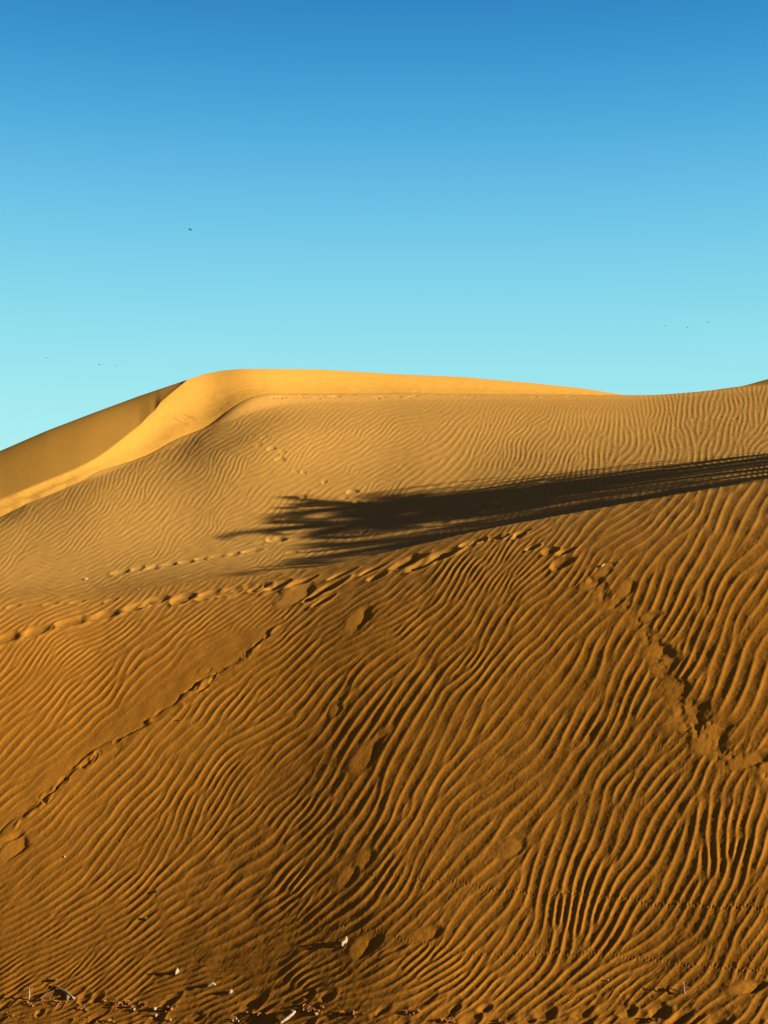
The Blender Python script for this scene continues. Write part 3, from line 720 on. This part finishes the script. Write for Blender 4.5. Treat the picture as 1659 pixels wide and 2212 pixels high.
# ------------------------------------------------------------------ birds far off in the sky
def bird_mesh(name, wing_up, size, turn, loc):
    m = MB(); L_ = size
    m.tube([(0,-.30*L_,0.01*L_),(0,-.24*L_,.02*L_),(0,-.10*L_,0),(0,.08*L_,0),(0,.22*L_,.01*L_),(0,.42*L_,.015*L_)], [.015*L_,.05*L_,.085*L_,.075*L_,.035*L_,.03*L_], 8)
    for sgn in (-1, 1):
        prof = [(0.04,-.10,.10,0),(0.22,-.15,.09,.6),(0.42,-.08,.10,.9),(0.55,.04,.12,.6)]
        top = [(sgn*x*L_, (a)*L_, (z*wing_up)*0.25*L_+0.012*L_) for x, a, b_, z in prof]; bot = [(sgn*x*L_, (b_)*L_, (z*wing_up)*0.25*L_) for x, a, b_, z in prof]
        low = [(q_[0], q_[1], q_[2]-0.02*L_) for q_ in top]; lob = [(q_[0], q_[1], q_[2]-0.012*L_) for q_ in bot]
        vs = top+bot+low+lob; fs = []
        for k in range(3):
            fs += [(k, k+1, 4+k+1, 4+k), (8+k, 12+k, 13+k, 9+k), (k, 8+k, 9+k, k+1), (4+k, 5+k, 13+k, 12+k)]
        fs += [(3, 11, 15, 7), (0, 4, 12, 8)]
        m.add(vs, fs)
    o = m.build(name, M_BIRD); o.location = loc; o.rotation_euler = (0, random.uniform(-.2, .2), turn); return o
def in_sky(px, py, d): return (d*(px-829.5)/2700.0, d, H+(1106-py)/2700.0*d)
for px, py, d, sz, wu, tn, lab in [
    (411, 496, 70, .30, .3, 1.2, 'largest of the dark birds, alone high in the blue sky at the left'),
    (1437, 704, 120, .26, .8, .4, 'faintest and leftmost of three distant birds above the right skyline'),
    (1485, 707, 110, .28, .5, 1.0, 'lowest, middle one of three distant birds above the right skyline'),
    (1529, 696, 110, .28, .7, 2.0, 'highest and rightmost of three distant birds above the right skyline'),
    (100, 773, 120, .30, .8, .7, 'distant bird furthest left, above the left end of the dune skyline'),
    (215, 788, 120, .30, .6, 1.4, 'distant bird just left of the close pair over the left dune slope'),
    (251, 791, 130, .28, .5, .9, 'lower bird of the close pair over the left dune slope'),
    (262, 786, 150, .24, .7, .3, 'upper and fainter bird of the close pair over the left dune slope')]:
    tag(bird_mesh('bird', wu, sz, tn, in_sky(px, py, d)), lab, 'bird', 'birds far off in the sky')

# ------------------------------------------------------------------ date palms right of the picture, whose shadow falls across the middle dune
def frond(m, base, az, elev, length, rg):
    pts = []; p = np.array(base, float); e = elev
    d = np.array([math.cos(az), math.sin(az)]); n = 12
    for i in range(n+1):
        pts.append(p.copy()); st_ = length/n
        p = p+np.array([d[0]*math.cos(e), d[1]*math.cos(e), math.sin(e)])*st_; e -= (1.5+0.5*rg.random())/n*(0.5+i/n)
    m.tube(pts, [0.035*(1-0.85*i/n)+0.004 for i in range(n+1)], 5)
    side = np.array([-d[1], d[0], 0])
    for i in range(2, n*3):
        t = i/(n*3); k = min(int(t*n), n-1); f = t*n-k; q_ = pts[k]*(1-f)+pts[k+1]*f; tan = pts[k+1]-pts[k]; tan /= np.linalg.norm(tan)
        ll = 0.55*math.sin(math.pi*min(1, t*0.9+0.12))**0.6+0.05
        for sg in (-1, 1):
            dr_ = tan*0.75+side*sg*0.62+np.array([0, 0, 0.18-0.25*rg.random()]); dr_ /= np.linalg.norm(dr_)
            w = np.cross(dr_, [0, 0, 1.0]); w /= np.linalg.norm(w)+1e-9; w = w*0.019+np.array([0, 0, 0.008])
            tip = q_+dr_*ll*rg.uniform(.85, 1.1); mid_ = q_+dr_*ll*0.45
            m.add([q_-w*0.6, q_+w*0.6, mid_+w, tip, mid_-w], [(0, 1, 2, 4), (4, 2, 3)])
def palm_protos():
    out = []
    for sd in (1, 2):
        rg = random.Random(sd); m = MB()
        for k in range(36):
            el = math.radians(50-85*(k/36)**0.9); frond(m, (0, 0, 0), k*2.39996+rg.uniform(-.2, .2), el+rg.uniform(-.08, .08), rg.uniform(2.1, 2.6), rg)
        out.append(m)
    return out
pm = palm_protos()
SUNV = np.array([math.cos(SUN_EL)*math.cos(SUN_AZ), math.cos(SUN_EL)*math.sin(SUN_AZ), math.sin(SUN_EL)])
crown_me = []
PALMS = [  # where the middle of the crown's shadow falls (picture point), how far the palm stands to the right, which crown
    (890, 1116, 13, 0, 'date palm whose crown casts the left tip of the long shade'),
    (880, 1084, 13, 1, 'date palm whose crown casts the upper left fingers of the long shade'),
    (1090, 1072, 13, 0, 'date palm third from the left in the grove beyond the right edge'),
    (1260, 1128, 14, 0, 'nearest date palm of the grove, casting the lowest fronds of the shade'),
    (1200, 1112, 14, 1, 'date palm fourth from the left in the grove beyond the right edge'),
    (1480, 1062, 13, 0, 'date palm fifth from the left in the grove beyond the right edge'),
    (1600, 1066, 14, 1, 'date palm sixth from the left in the grove beyond the right edge'),
    (1780, 1060, 14, 0, 'date palm furthest right in the front row of the grove'),
    (2050, 1000, 14, 1, 'date palm standing behind the others, casting the thin upper streak of shade')]
first = {}
for px, py, xw, var, lab in PALMS:
    G = ground(min(px, 1650), py, 'mid')
    if px > 1650: G = G+np.array([(px-1650)*G[1]/2700, 0, 0.1])
    t = (xw+ (G[0]+0.5)-G[0])/SUNV[0] if False else xw/SUNV[0]
    top = G+SUNV*t; gz = ground_xy(top[0], top[1])[2]
    root = bpy.data.objects.new('date_palm', None); C.objects.link(root); root.location = (top[0], top[1], gz-0.1)
    tag(root, lab, 'palm tree', 'date palms beyond the right edge whose shadow crosses the dune')
    hgt = top[2]-gz+0.1
    tm = MB(); nr = 40; bend = random.uniform(-.25, .25)
    tm.tube([(bend*math.sin(math.pi*i/nr)*0.5, 0.1*math.sin(2.4*i/nr), hgt*i/nr) for i in range(nr+1)], [0.20-0.05*i/nr+0.018*(i % 2)+(0.10 if i < 2 else 0)+(0.07 if i > nr-5 else 0) for i in range(nr+1)], 12)
    tm.build('trunk', M_TRUNK, root)
    if var not in first: cr = pm[var].build('crown', M_LEAF, root, False); first[var] = cr
    else: cr = first[var].copy(); C.objects.link(cr); cr.parent = root
    cr.location = (0, 0.1*math.sin(2.4), hgt); cr.rotation_euler = (0, 0, random.uniform(0, 6.28)); cr.scale = (1, 1, 1)
